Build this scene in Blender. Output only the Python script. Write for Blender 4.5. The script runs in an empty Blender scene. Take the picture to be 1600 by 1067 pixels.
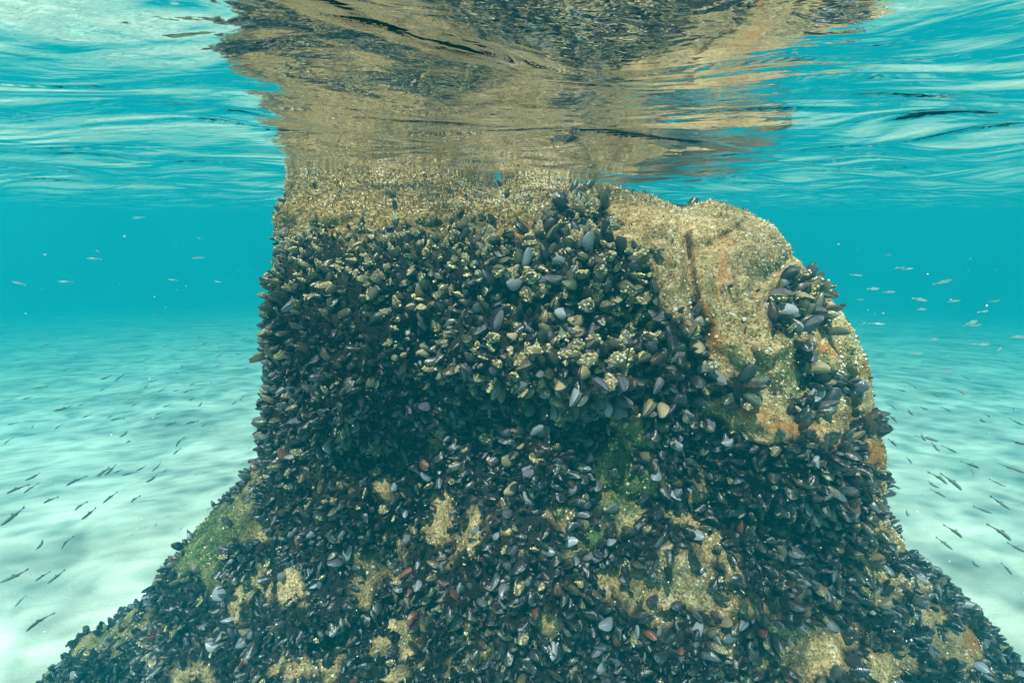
import bpy, math, random
import numpy as np
from mathutils import Vector, Matrix
from mathutils.bvhtree import BVHTree

R = math.radians
rng = np.random.default_rng(7)
random.seed(7)
S = bpy.context.scene
COL = S.collection

# ------------------------------------------------------------------ camera
FPX, PITCH, CAMZ = 711.0, R(15.2), -0.20
SLOW = math.cos(PITCH), math.sin(PITCH)
cam_d = bpy.data.cameras.new("camera"); cam = bpy.data.objects.new("camera", cam_d); COL.objects.link(cam)
cam_d.sensor_width = 36; cam_d.lens = 36 * FPX / 1600
cam_d.clip_start = 0.02; cam_d.clip_end = 400
cam.location = (0, 0, CAMZ); cam.rotation_euler = (R(90) - PITCH, 0, 0)
S.camera = cam

# ------------------------------------------------------------------ world, sun, exposure
SUN_EL, SUN_AZ = R(64), R(198)           # azimuth measured clockwise from +Y: the sun stands behind and a bit left of the camera
w = bpy.data.worlds.new("World"); S.world = w; w.use_nodes = True
nt = w.node_tree; bg = nt.nodes["Background"]
sky = nt.nodes.new("ShaderNodeTexSky"); sky.sky_type = 'NISHITA'; sky.sun_disc = False
sky.sun_elevation = SUN_EL; sky.sun_rotation = SUN_AZ
nt.links.new(sky.outputs[0], bg.inputs[0]); bg.inputs[1].default_value = 0.08
sl = bpy.data.lights.new("sun", 'SUN'); so = bpy.data.objects.new("sun", sl); COL.objects.link(so)
sl.energy = 5.0; sl.angle = R(0.5); sl.color = (1, 0.95, 0.86)
sd = Vector((math.sin(SUN_AZ) * math.cos(SUN_EL), math.cos(SUN_AZ) * math.cos(SUN_EL), math.sin(SUN_EL)))
so.rotation_euler = sd.to_track_quat('Z', 'Y').to_euler(); so.location = (0, 0, 8)
S.view_settings.view_transform = 'Standard'; S.view_settings.look = 'None'
S.view_settings.exposure = 1.1; S.view_settings.gamma = 1
cy = S.cycles
cy.max_bounces = 8; cy.diffuse_bounces = 3; cy.glossy_bounces = 3; cy.transmission_bounces = 3
cy.volume_bounces = 3; cy.transparent_max_bounces = 12
cy.use_denoising = True
try: cy.denoiser = 'OPENIMAGEDENOISE'
except Exception: pass
cy.sample_clamp_indirect = 6

# ------------------------------------------------------------------ helpers
def ray(px, py):
    u = (533.5 - py) / FPX
    return np.array([(px - 800) / FPX, SLOW[0] + u * SLOW[1], -SLOW[1] + u * SLOW[0]])
def at_y(px, py, Y):
    d = ray(px, py); return np.array([0, 0, CAMZ]) + d * (Y / d[1])
def at_t(px, py, t):
    d = ray(px, py); return np.array([0, 0, CAMZ]) + d / np.linalg.norm(d) * t
def proj(p):
    x, y, z = p[..., 0], p[..., 1], p[..., 2] - CAMZ
    fw = np.maximum(y * SLOW[0] - z * SLOW[1], 1e-3); up = y * SLOW[1] + z * SLOW[0]
    return 800 + FPX * x / fw, 533.5 - FPX * up / fw

LAT = rng.random((64, 64, 64)).astype(np.float32)
def vnoise(p):
    i = np.floor(p).astype(np.int64); f = (p - i).astype(np.float32); f = f * f * (3 - 2 * f)
    i0 = i & 63; i1 = (i + 1) & 63
    x0, y0, z0 = i0[..., 0], i0[..., 1], i0[..., 2]; x1, y1, z1 = i1[..., 0], i1[..., 1], i1[..., 2]
    fx, fy, fz = f[..., 0], f[..., 1], f[..., 2]
    a = LAT[x0, y0, z0] * (1 - fx) + LAT[x1, y0, z0] * fx
    b = LAT[x0, y1, z0] * (1 - fx) + LAT[x1, y1, z0] * fx
    c = LAT[x0, y0, z1] * (1 - fx) + LAT[x1, y0, z1] * fx
    d = LAT[x0, y1, z1] * (1 - fx) + LAT[x1, y1, z1] * fx
    a = a * (1 - fy) + b * fy; c = c * (1 - fy) + d * fy
    return (a * (1 - fz) + c * fz) * 2 - 1
def fbm(p, octv=3, gain=.5):
    s, a = 0, 1
    for k in range(octv):
        s = s + a * vnoise(p * (2 ** k) + 17.3 * k); a *= gain
    return s

def new_mesh(name, V, F, mat=None, smooth=True, origin=None):
    V = np.asarray(V, np.float32).copy(); F = np.asarray(F, np.int32)
    o = np.zeros(3) if origin is None else np.asarray(origin, float)
    V -= o.astype(np.float32)
    me = bpy.data.meshes.new(name); n = F.shape[1]
    me.vertices.add(len(V)); me.vertices.foreach_set('co', V.ravel())
    me.loops.add(F.size); me.loops.foreach_set('vertex_index', F.ravel())
    me.polygons.add(len(F)); me.polygons.foreach_set('loop_start', np.arange(len(F), dtype=np.int32) * n)
    me.polygons.foreach_set('loop_total', np.full(len(F), n, np.int32))
    me.polygons.foreach_set('use_smooth', np.full(len(F), smooth))
    me.update(calc_edges=True); me.validate()
    if mat: me.materials.append(mat)
    ob = bpy.data.objects.new(name, me); ob.location = o; COL.objects.link(ob)
    return ob
def vattr(ob_or_me, name, arr):
    me = getattr(ob_or_me, 'data', ob_or_me)
    arr = np.asarray(arr, np.float32)
    if arr.ndim == 1:
        a = me.attributes.new(name, 'FLOAT', 'POINT'); a.data.foreach_set('value', arr)
    else:
        if arr.shape[1] == 3: arr = np.concatenate([arr, np.ones((len(arr), 1), np.float32)], 1)
        a = me.attributes.new(name, 'FLOAT_COLOR', 'POINT'); a.data.foreach_set('color', arr.ravel())
def tag(o, label=None, cat=None, group=None, kind=None):
    if label: o['label'] = label
    if cat: o['category'] = cat
    if group: o['group'] = group
    if kind: o['kind'] = kind
    return o

class NT:
    def __init__(s, name):
        s.m = bpy.data.materials.new(name); s.m.use_nodes = True; s.t = s.m.node_tree; s.t.nodes.clear()
        s.out = s.n('ShaderNodeOutputMaterial')
    def n(s, typ, **kw):
        x = s.t.nodes.new(typ)
        for k, v in kw.items(): setattr(x, k, v)
        return x
    def l(s, a, b): s.t.links.new(a, b)
    def set(s, inp, v):
        if isinstance(v, bpy.types.NodeSocket): s.l(v, inp)
        elif isinstance(v, (tuple, list)) and len(v) == 3 and inp.type == 'RGBA': inp.default_value = (*v, 1)
        else: inp.default_value = v
    def coords(s, which='Object'): return s.n('ShaderNodeTexCoord').outputs[which]
    def attr(s, name, o='Fac'): return s.n('ShaderNodeAttribute', attribute_name=name).outputs[o]
    def noise(s, scale, det=4, rough=.55, vec=None, o='Fac', dist=0):
        x = s.n('ShaderNodeTexNoise'); x.inputs['Scale'].default_value = scale; x.inputs['Detail'].default_value = det
        x.inputs['Roughness'].default_value = rough; x.inputs['Distortion'].default_value = dist
        if vec is not None: s.l(vec, x.inputs['Vector'])
        return x.outputs[o]
    def voro(s, scale, vec=None, o='Distance', feat='F1', rnd=1):
        x = s.n('ShaderNodeTexVoronoi', feature=feat); x.inputs['Scale'].default_value = scale; x.inputs['Randomness'].default_value = rnd
        if vec is not None: s.l(vec, x.inputs['Vector'])
        return x.outputs[o]
    def ramp(s, fac, pts, interp='LINEAR'):
        x = s.n('ShaderNodeValToRGB'); e = x.color_ramp.elements; x.color_ramp.interpolation = interp
        while len(e) < len(pts): e.new(.5)
        for q, (p, c) in zip(e, pts):
            q.position = p; q.color = (*c, 1) if isinstance(c, tuple) else (c, c, c, 1)
        s.l(fac, x.inputs[0]); return x.outputs[0]
    def mix(s, f, a, b, mode='MIX'):
        x = s.n('ShaderNodeMix', data_type='RGBA', blend_type=mode); s.set(x.inputs[0], f); s.set(x.inputs[6], a); s.set(x.inputs[7], b)
        return x.outputs[2]
    def math(s, op, a, b=0.5, clamp=False):
        x = s.n('ShaderNodeMath', operation=op, use_clamp=clamp); s.set(x.inputs[0], a); s.set(x.inputs[1], b); return x.outputs[0]
    def bump(s, h, dist, strength=1, normal=None):
        x = s.n('ShaderNodeBump'); s.l(h, x.inputs['Height']); x.inputs['Distance'].default_value = dist; x.inputs['Strength'].default_value = strength
        if normal is not None: s.l(normal, x.inputs['Normal'])
        return x.outputs[0]
    def bsdf(s, col, rough=.8, normal=None, spec=.3, **kw):
        x = s.n('ShaderNodeBsdfPrincipled'); s.set(x.inputs['Base Color'], col); s.set(x.inputs['Roughness'], rough)
        s.set(x.inputs['Specular IOR Level'], spec)
        if normal is not None: s.l(normal, x.inputs['Normal'])
        for k, v in kw.items(): s.set(x.inputs[k.replace('_', ' ')], v)
        s.l(x.outputs[0], s.out.inputs[0]); return x

# ------------------------------------------------------------------ materials
def mat_rock():
    m = NT('encrusted_rock'); c = m.coords()
    turf, org, grn, dark = m.attr('turf'), m.attr('orange'), m.attr('green'), m.attr('dark')
    n1 = m.noise(7, 6, .65, c); n2 = m.noise(38, 5, .7, c); n3 = m.noise(150, 4, .7, c)
    base = m.ramp(n1, [(.30, (.13, .095, .040)), (.44, (.38, .28, .11)), (.56, (.60, .45, .20)), (.68, (.84, .67, .38))])
    det = m.ramp(n2, [(.32, (.07, .050, .02)), (.48, (.44, .30, .12)), (.64, (.95, .74, .44))])
    col = m.mix(.55, base, det)
    pink = m.ramp(m.noise(13, 4, .6, c), [(.56, 0.0), (.66, 1.0)])
    col = m.mix(m.math('MULTIPLY', pink, .22), col, (.50, .27, .14))
    fine = m.ramp(n3, [(.38, .30), (.5, 1.0), (.64, 1.5)])
    col = m.mix(1.0, col, fine, 'MULTIPLY')
    tcol = m.ramp(m.noise(60, 6, .75, c), [(.34, (.02, .017, .008)), (.47, (.12, .085, .025)), (.57, (.40, .28, .09)), (.70, (.85, .64, .32))])
    col = m.mix(turf, col, tcol)
    on = m.ramp(m.noise(26, 5, .7, c), [(.36, 0.0), (.46, 1.0)])
    col = m.mix(m.math('MULTIPLY', org, on), col, (.75, .24, .03))
    gn = m.ramp(m.noise(30, 5, .7, c), [(.35, .25), (.55, 1.0)])
    gcol = m.ramp(m.noise(90, 4, .7, c), [(.35, (.03, .06, .02)), (.6, (.12, .22, .06)), (.72, (.30, .36, .12))])
    col = m.mix(m.math('MULTIPLY', grn, gn), col, gcol)
    sp = m.ramp(m.voro(170, c), [(.10, 1.0), (.24, 0.0)])
    spm = m.ramp(m.noise(11, 3, .6, c), [(.50, 0.0), (.60, 1.0)])
    col = m.mix(m.math('MULTIPLY', m.math('MULTIPLY', sp, spm), .8), col, (.74, .70, .58))
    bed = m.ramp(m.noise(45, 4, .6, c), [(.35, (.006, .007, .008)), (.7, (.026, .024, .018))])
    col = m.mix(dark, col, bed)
    nb = m.bump(m.noise(28, 6, .7, c), .030, .9)
    nb = m.bump(m.noise(120, 5, .75, c), .010, .9, nb)
    nb = m.bump(sp, .004, .7, nb)
    m.bsdf(col, .9, nb, .2); return m.m
def mat_shell(name='mussel_shell', mul=1.0):
    m = NT(name); u = m.attr('along'); tint = m.attr('tint', 'Color'); cr = m.attr('crust'); c = m.coords()
    wob = m.math('MULTIPLY', m.noise(60, 3, .6, c), .2)
    uu = m.math('ADD', u, wob)
    ring = m.n('ShaderNodeTexWave'); ring.inputs['Scale'].default_value = 5.5; ring.inputs['Distortion'].default_value = 1.6; ring.inputs['Detail'].default_value = 3
    comb = m.n('ShaderNodeCombineXYZ'); m.l(uu, comb.inputs[0]); m.l(comb.outputs[0], ring.inputs['Vector'])
    rn = m.ramp(ring.outputs['Fac'], [(.2, .75), (.6, 1.0), (.9, 1.3)])
    col = m.mix(1.0, tint, rn, 'MULTIPLY')
    worn = m.ramp(m.noise(75, 4, .65, c), [(.56, 0.0), (.68, 1.0)])
    col = m.mix(m.math('MULTIPLY', worn, .35), col, (.30, .30, .34))
    edge = m.ramp(u, [(.86, 0.0), (.975, 1.0)])
    col = m.mix(m.math('MULTIPLY', edge, .8), col, (.42, .36, .24))
    film = m.ramp(m.noise(120, 3, .7, c), [(.58, 0.0), (.7, .55)])
    col = m.mix(film, col, (.22, .20, .10))
    k = m.ramp(m.noise(230, 3, .6, c), [(.38, 0.0), (.46, 1.0)])
    crc = m.ramp(m.noise(160, 4, .75, c), [(.34, (.10, .09, .035)), (.5, (.36, .31, .14)), (.68, (.72, .66, .42))])
    col = m.mix(m.math('MULTIPLY', cr, k), col, crc)
    nb = m.bump(ring.outputs['Fac'], .0008, .45)
    crb = m.math('MULTIPLY', m.noise(170, 4, .7, c), cr)
    nb = m.bump(crb, .012, 1, nb)
    m.bsdf(col, m.mix(cr, (.28, .28, .28), (.9, .9, .9)), nb, .75); return m.m
def mat_attr(name, rough=.85, spec=.2, scale=120, lo=.6, hi=1.35, dist=.004):
    m = NT(name); c = m.coords(); t = m.attr('tint', 'Color'); n = m.noise(scale, 4, .7, c)
    col = m.mix(1.0, t, m.ramp(n, [(.35, lo), (.65, hi)]), 'MULTIPLY')
    m.bsdf(col, rough, m.bump(n, dist, .8), spec); return m.m
def mat_sand():
    m = NT('pale_sand'); c = m.coords()
    mp = m.n('ShaderNodeMapping'); m.l(c, mp.inputs[0]); mp.inputs['Scale'].default_value = (.55, 1.0, 1)
    big = m.noise(1.1, 4, .55, mp.outputs[0], dist=.7); mid = m.noise(3.2, 4, .6, mp.outputs[0], dist=.5); sm = m.noise(60, 4, .7, c)
    col = m.ramp(big, [(.34, (.42, .42, .35)), (.47, (.62, .61, .51)), (.62, (.76, .73, .62))])  # broad patches put soft caustic dapple into the sand colour
    c2 = m.ramp(mid, [(.35, .84), (.62, 1.05)])
    col = m.mix(1.0, col, c2, 'MULTIPLY'); col = m.mix(.12, col, m.ramp(sm, [(.3, .3), (.7, 1.0)]), 'MULTIPLY')
    rip = m.n('ShaderNodeTexWave'); rip.inputs['Scale'].default_value = 2.2; rip.inputs['Distortion'].default_value = 7; rip.inputs['Detail'].default_value = 3
    mp2 = m.n('ShaderNodeMapping'); m.l(c, mp2.inputs[0]); mp2.inputs['Rotation'].default_value = (0, 0, 1.25); m.l(mp2.outputs[0], rip.inputs['Vector'])
    nb = m.bump(rip.outputs['Fac'], .010, .4); nb = m.bump(sm, .01, .5, nb)
    m.bsdf(col, .95, nb, .1); return m.m
def mat_water():
    m = NT('water_surface'); c = m.coords()
    mp = m.n('ShaderNodeMapping'); m.l(c, mp.inputs[0]); mp.inputs['Scale'].default_value = (.55, 1.0, 1); mp.inputs['Rotation'].default_value = (0, 0, .12)
    nb = m.bump(m.noise(3.6, 2, .5, mp.outputs[0], dist=.9), .040, 1)
    nb = m.bump(m.noise(17, 2, .5, mp.outputs[0], dist=.8), .0035, 1, nb)
    nb = m.bump(m.noise(60, 2, .5, mp.outputs[0]), .0009, 1, nb)
    fr = m.n('ShaderNodeFresnel'); fr.inputs['IOR'].default_value = 1.333; m.l(nb, fr.inputs['Normal'])
    gl = m.n('ShaderNodeBsdfGlossy'); gl.inputs['Roughness'].default_value = .012; gl.inputs['Color'].default_value = (1, 1, 1, 1); m.l(nb, gl.inputs['Normal'])
    tr = m.n('ShaderNodeBsdfTransparent')
    foc = m.n('ShaderNodeMapping'); m.l(c, foc.inputs[0]); foc.inputs['Scale'].default_value = (1, 1.3, 1)      # painted dapple: noise tint dims the sun in place of swells focusing it
    fa = m.noise(1.6, 2, .5, foc.outputs[0], dist=1.0); fb = m.voro(4.2, foc.outputs[0], feat='SMOOTH_F1')
    m.l(m.mix(.45, m.ramp(fa, [(.38, .22), (.60, 1.0)]), m.ramp(fb, [(.12, .25), (.5, 1.0)])), tr.inputs['Color'])
    mx = m.n('ShaderNodeMixShader'); m.l(fr.outputs[0], mx.inputs[0]); m.l(tr.outputs[0], mx.inputs[1]); m.l(gl.outputs[0], mx.inputs[2])
    m.l(mx.outputs[0], m.out.inputs[0]); return m.m
def mat_haze():
    m = NT('teal_water'); v = m.n('ShaderNodeVolumePrincipled')
    v.inputs['Color'].default_value = (.006, .285, .375, 1); v.inputs['Density'].default_value = .142
    v.inputs['Absorption Color'].default_value = (0, .23, .23, 1)
    v.inputs['Anisotropy'].default_value = .15
    m.l(v.outputs[0], m.out.inputs['Volume']); return m.m
def mat_fish(name, back, belly):
    m = NT(name); g = m.n('ShaderNodeTexCoord').outputs['Generated']
    sx = m.n('ShaderNodeSeparateXYZ'); m.l(g, sx.inputs[0])
    col = m.ramp(sx.outputs[2], [(.36, belly), (.56, back)])
    col = m.mix(.3, col, m.ramp(m.noise(90, 3), [(.3, .5), (.7, 1.0)]), 'MULTIPLY')
    m.bsdf(col, .32, None, .6, Metallic=.25); return m.m

M_ROCK, M_SHELL = mat_rock(), mat_shell()
M_BARN = mat_attr('barnacle_plates', .85, .25, 260, .65, 1.3, .003)
M_TURF = mat_attr('turf_algae', .95, .1, 90, .55, 1.4, .004)
M_ALGA = mat_attr('green_algae', .9, .15, 80)

# ------------------------------------------------------------------ surface extraction and rocks
def surface_net(f, lo, h):
    """quads of the zero level of f on a regular grid (inside where f < 0)"""
    s = f < 0
    n = np.array(f.shape)
    acc = np.zeros((*(n - 1), 3), np.float32); cnt = np.zeros(n - 1, np.float32)
    for ax in range(3):
        a = [slice(None)] * 3; b = [slice(None)] * 3; a[ax] = slice(0, -1); b[ax] = slice(1, None)
        f0, f1 = f[tuple(a)], f[tuple(b)]
        cr = (f0 < 0) != (f1 < 0); ii = np.argwhere(cr)
        tt = f0[cr] / (f0[cr] - f1[cr])
        p = ii.astype(np.float32); p[:, ax] += tt
        oth = [k for k in range(3) if k != ax]
        for da in (0, 1):
            for db in (0, 1):
                c = ii.copy(); c[:, oth[0]] -= da; c[:, oth[1]] -= db
                ok = np.all((c >= 0) & (c < n - 1), axis=1)
                cc = c[ok]; np.add.at(acc, (cc[:, 0], cc[:, 1], cc[:, 2]), p[ok]); np.add.at(cnt, (cc[:, 0], cc[:, 1], cc[:, 2]), 1)
    act = cnt > 0; idx = np.full(n - 1, -1, np.int64); idx[act] = np.arange(act.sum())
    V = acc[act] / cnt[act][:, None] * h + lo
    Q = []
    for ax in range(3):
        a = [slice(None)] * 3; b = [slice(None)] * 3; a[ax] = slice(0, -1); b[ax] = slice(1, None)
        s0, s1 = s[tuple(a)], s[tuple(b)]
        ii = np.argwhere(s0 != s1); o1, o2 = [(1, 2), (2, 0), (0, 1)][ax]
        ok = (ii[:, o1] > 0) & (ii[:, o2] > 0) & (ii[:, o1] < n[o1] - 1) & (ii[:, o2] < n[o2] - 1); ii = ii[ok]
        def g(d1, d2):
            c = ii.copy(); c[:, o1] -= d1; c[:, o2] -= d2; return idx[c[:, 0], c[:, 1], c[:, 2]]
        q = np.stack([g(1, 1), g(0, 1), g(0, 0), g(1, 0)], 1)
        inside0 = s0[ii[:, 0], ii[:, 1], ii[:, 2]]
        q[~inside0] = q[~inside0][:, ::-1]; Q.append(q)
    return V, np.concatenate(Q)

def poly_dist(P, X, Z):
    """signed distance inside polygon P (positive inside)"""
    d = np.full(X.shape, 1e9); ins = np.zeros(X.shape, bool)
    for i in range(len(P)):
        a, b = P[i], P[(i + 1) % len(P)]
        e = b - a; t = np.clip(((X - a[0]) * e[0] + (Z - a[1]) * e[1]) / (e @ e), 0, 1)
        d = np.minimum(d, (X - a[0] - t * e[0]) ** 2 + (Z - a[1] - t * e[1]) ** 2)
        c = ((a[1] > Z) != (b[1] > Z)) & (X < (b[0] - a[0]) * (Z - a[1]) / (b[1] - a[1] + 1e-12) + a[0]); ins ^= c
    d = np.sqrt(d); return np.where(ins, d, -d)

def build_rock(name, pix, yc, hf, hb, rim, feats, h, amp, nscale, seed, extra=()):
    """a rock with depth: an outline that stands at the depth yc(z), swollen forward by hf and backward by hb"""
    P = []
    for px, py in pix:
        Y = 1.6
        for _ in range(30): Y = .5 * Y + .5 * yc(at_y(px, py, Y)[2])
        q = at_y(px, py, Y); P.append([q[0], q[2]])
    P = np.array(P + [list(e) for e in extra])
    ylo, yhi = 1e9, -1e9
    zs = np.linspace(P[:, 1].min(), P[:, 1].max(), 20)
    for z in zs: ylo = min(ylo, yc(z) - hf); yhi = max(yhi, yc(z) + hb)
    lo = np.array([P[:, 0].min() - .12, ylo - .25, P[:, 1].min() - .12]); hi = np.array([P[:, 0].max() + .12, yhi + .12, P[:, 1].max() + .12])
    n = np.ceil((hi - lo) / h).astype(int)
    xs, ys, zs = [lo[k] + np.arange(n[k]) * h for k in range(3)]
    X2, Z2 = np.meshgrid(xs, zs, indexing='ij')
    d = poly_dist(P, X2, Z2)
    r = np.clip(d / rim, 0, 1); prof = np.where(d > 0, np.sqrt(1 - (1 - r) ** 2), d / rim * 1.2)
    YC = np.vectorize(yc)(zs)[None, :] + 0 * X2
    X, Y, Z = np.meshgrid(xs, ys, zs, indexing='ij')
    g = np.stack([X, Y, Z], -1)
    front = (YC - hf * prof)[:, None, :] - Y; back = Y - (YC + hb * prof)[:, None, :]
    f = np.maximum(front, back)
    f = np.where(d[:, None, :] < 0, np.maximum(f, -d[:, None, :]), f)
    PX, PY = proj(g)
    fr = Y < YC[:, None, :] + .05
    for (cx, cy_, sx, sy, a, ang) in feats:
        ca, sa = math.cos(R(ang)), math.sin(R(ang))
        dx, dy = PX - cx, PY - cy_
        e = ((dx * ca + dy * sa) / sx) ** 2 + ((-dx * sa + dy * ca) / sy) ** 2
        f = f + np.where(fr, a * np.exp(-e), 0)
    f = f + amp * fbm(g * nscale + seed * 3.7, 3, .5)
    f = f + amp * .75 * (np.abs(fbm(g * nscale * 2.6 + seed, 2, .5)) - .3)
    if seed in (1, 2):
        top = 1 / (1 + np.exp(-(g[..., 2] + .33) / .03)) if seed == 1 else .6
        f = f - top * ((.058 if seed == 1 else .030) * np.abs(fbm(g * 11 + 3.1, 2, .6)) - .020) - .012 * fbm(g * 34, 2, .6) * (top > .2)
    V, Q = surface_net(f.astype(np.float32), lo, h)
    for _ in range(1):                                   # one light smoothing pass
        A = np.zeros_like(V); C = np.zeros(len(V), np.float32)
        for k in range(4):
            for j in (1, 3):
                np.add.at(A, Q[:, k], V[Q[:, (k + j) % 4]]); np.add.at(C, Q[:, k], 1)
        V = V * .5 + .5 * A / np.maximum(C, 1)[:, None]
    return V, Q

def yc_main(z): return float(np.interp(z, [-1.3, -.75, -.55, -.35, -.18, -.05, .1, .3], [1.78, 1.72, 1.67, 1.68, 1.90, 2.35, 2.85, 3.0]))
POLY_MAIN = [(492, 255), (495, 215), (530, 175), (715, 185), (742, 240), (758, 276), (778, 284), (800, 266), (835, 270), (865, 282), (930, 284), (985, 300), (1035, 390), (1085, 500), (1105, 620), (1115, 740), (1080, 880), (900, 990), (650, 960),
             (530, 800), (480, 720), (450, 660), (452, 590), (460, 490), (462, 400), (458, 330), (462, 288)]
FE_MAIN = [(880, 570, 210, 50, -.07, 5), (540, 620, 110, 90, -.09, 0), (990, 672, 120, 30, .13, 6), (1110, 730, 50, 60, .07, 0), (720, 655, 60, 22, .07, -10), (560, 700, 26, 60, .06, 20), (985, 760, 26, 90, .08, 18), (850, 780, 80, 70, -.06, 0), (700, 800, 22, 80, .06, 12), (620, 850, 20, 60, .05, 20), (930, 900, 40, 30, .06, -20), (740, 640, 60, 40, .06, 0), (1040, 640, 60, 60, .07, 20), (660, 560, 40, 90, .05, 20), (980, 500, 30, 60, .05, 20), (830, 470, 60, 14, .05, -20), (500, 560, 30, 80, .05, 10), (780, 300, 60, 26, .10, 0), (870, 285, 110, 16, .10, 0), (480, 470, 90, 16, .03, 10), (640, 520, 120, 14, .03, -5), (620, 700, 120, 40, .07, 0), (755, 300, 22, 50, .20, -12), (620, 330, 160, 10, .05, -15),
           (760, 640, 40, 90, .05, 0), (860, 760, 90, 70, -.05, 0), (520, 390, 60, 25, -.04, 0), (1010, 420, 60, 60, -.03, 0), (700, 450, 200, 20, .03, 8)]
def yc_right(z): return float(np.interp(z, [-1.2, -.5, -.1, .1], [1.60, 1.62, 1.72, 1.8]))
POLY_RIGHT = [(905, 305), (965, 296), (1010, 303), (1060, 326), (1110, 314), (1165, 332), (1205, 375), (1245, 422), (1280, 470), (1305, 525), (1320, 590), (1332, 660),
              (1332, 740), (1326, 820), (1330, 900), (1280, 960), (1050, 960), (900, 800), (860, 500)]
FE_RIGHT = [(1078, 430, 8, 130, .07, -8), (1100, 520, 14, 50, .05, -18), (1128, 470, 7, 70, .03, -12), (1150, 470, 6, 60, .025, -14), (1150, 360, 60, 8, .05, -30), (1215, 420, 8, 60, .05, 50), (1180, 560, 10, 90, .04, -25), (1330, 620, 8, 120, .04, -8), (1095, 350, 30, 30, -.05, 0), (1030, 345, 40, 25, -.05, 0), (960, 330, 40, 20, -.04, 0), (1140, 440, 40, 70, .03, -10), (1250, 690, 130, 30, -.05, 5), (1270, 600, 60, 30, .05, 0), (1235, 480, 50, 50, .03, 0), (1240, 760, 110, 50, -.05, 0),
            (1200, 660, 60, 14, -.03, 8), (1120, 830, 90, 60, .12, 0), (1110, 700, 50, 60, .10, 0), (1180, 400, 60, 30, -.03, -40), (1150, 470, 70, 120, -.03, -15)]
def yc_base(z): return float(np.interp(z, [-2.4, -2.0, -1.3, -.8, -.5], [1.50, 1.55, 1.70, 1.80, 1.88]))
POLY_BASE = [(430, 690), (402, 745), (342, 792), (312, 822), (292, 865), (300, 908), (255, 935), (192, 970), (130, 1012), (85, 1062), (60, 1130), (500, 1300), (1100, 1300), (1590, 1130), (1540, 1060), (1525, 985),
             (1492, 932), (1442, 886), (1390, 855), (1345, 838), (1345, 780), (1260, 680), (1100, 590), (700, 560), (520, 620)]
FE_BASE = [(1010, 740, 50, 110, .12, 25), (850, 770, 80, 80, -.17, 0), (540, 760, 110, 90, -.08, 0), (700, 740, 26, 90, .09, 12), (620, 860, 24, 80, .07, 25), (930, 900, 24, 70, .08, -20), (780, 930, 20, 60, .06, 10), (440, 860, 20, 70, .05, 30), (1260, 800, 120, 60, -.08, 0), (1000, 900, 110, 50, .05, 30), (1130, 940, 40, 90, .03, -30), (600, 900, 60, 80, .08, 20),
           (480, 950, 200, 40, -.05, -20), (820, 940, 120, 60, -.05, 0), (340, 830, 60, 60, -.03, 0), (1420, 930, 100, 30, -.05, 20), (680, 760, 30, 90, .08, 10), (1100, 760, 60, 60, .1, 0)]
def yc_back(z): return 3.1
POLY_BACK = [(925, 322), (1010, 318), (1100, 326), (1150, 350), (1180, 390), (1190, 460), (1190, 560), (1180, 700), (900, 700), (880, 420)]

ROCKS = [
    ('rock_block', build_rock('rock_block', POLY_MAIN, yc_main, .46, .5, .34, FE_MAIN, .0125, .052, 5.5, 1), M_ROCK),
    ('boulder', build_rock('boulder', POLY_RIGHT, yc_right, .44, .30, .42, FE_RIGHT, .0100, .026, 4.6, 2), M_ROCK),
    ('rock_footing', build_rock('rock_footing', POLY_BASE, yc_base, .62, .6, .6, FE_BASE, .016, .088, 4.2, 3), M_ROCK),
    ('sunken_rock', build_rock('sunken_rock', POLY_BACK, yc_back, .5, .7, .35, [], .03, .04, 3, 4), M_ROCK)]

def blob(px, py, lst):
    v = np.zeros_like(px)
    for (cx, cy_, sx, sy, a, ang) in lst:
        ca, sa = math.cos(R(ang)), math.sin(R(ang)); dx, dy = px - cx, py - cy_
        v = np.maximum(v, a * np.exp(-(((dx * ca + dy * sa) / sx) ** 2 + ((-dx * sa + dy * ca) / sy) ** 2)))
    return v
ORANGE = [(1112, 512, 10, 36, 1.5, -20), (1230, 668, 40, 7, .9, 5), (1160, 630, 10, 30, 1.1, -20), (1272, 700, 45, 8, .9, 5), (1368, 720, 12, 50, 1.0, 0), (1290, 545, 22, 10, .8, 20), (1480, 920, 18, 30, .9, 10),
          (1530, 1000, 30, 25, 1.0, 30), (1180, 640, 30, 14, .5, 40), (1350, 560, 10, 60, .6, 20), (1410, 845, 60, 10, .7, 20), (1130, 420, 8, 60, .4, 10)]
GREEN = [(985, 740, 45, 85, 1.4, 15), (320, 850, 90, 70, 1.2, -35), (975, 720, 38, 70, 1.3, 10), (1030, 720, 40, 40, .9, -30), (930, 840, 60, 22, 1.1, -35), (1260, 590, 60, 40, .8, 0), (340, 820, 60, 60, .9, -40), (400, 780, 70, 40, .6, -20), (820, 600, 60, 20, .5, 0),
         (1330, 560, 30, 70, .5, 20), (170, 990, 60, 40, .5, -20), (1110, 480, 10, 60, .5, 0), (860, 870, 40, 20, .7, -20)]
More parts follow.
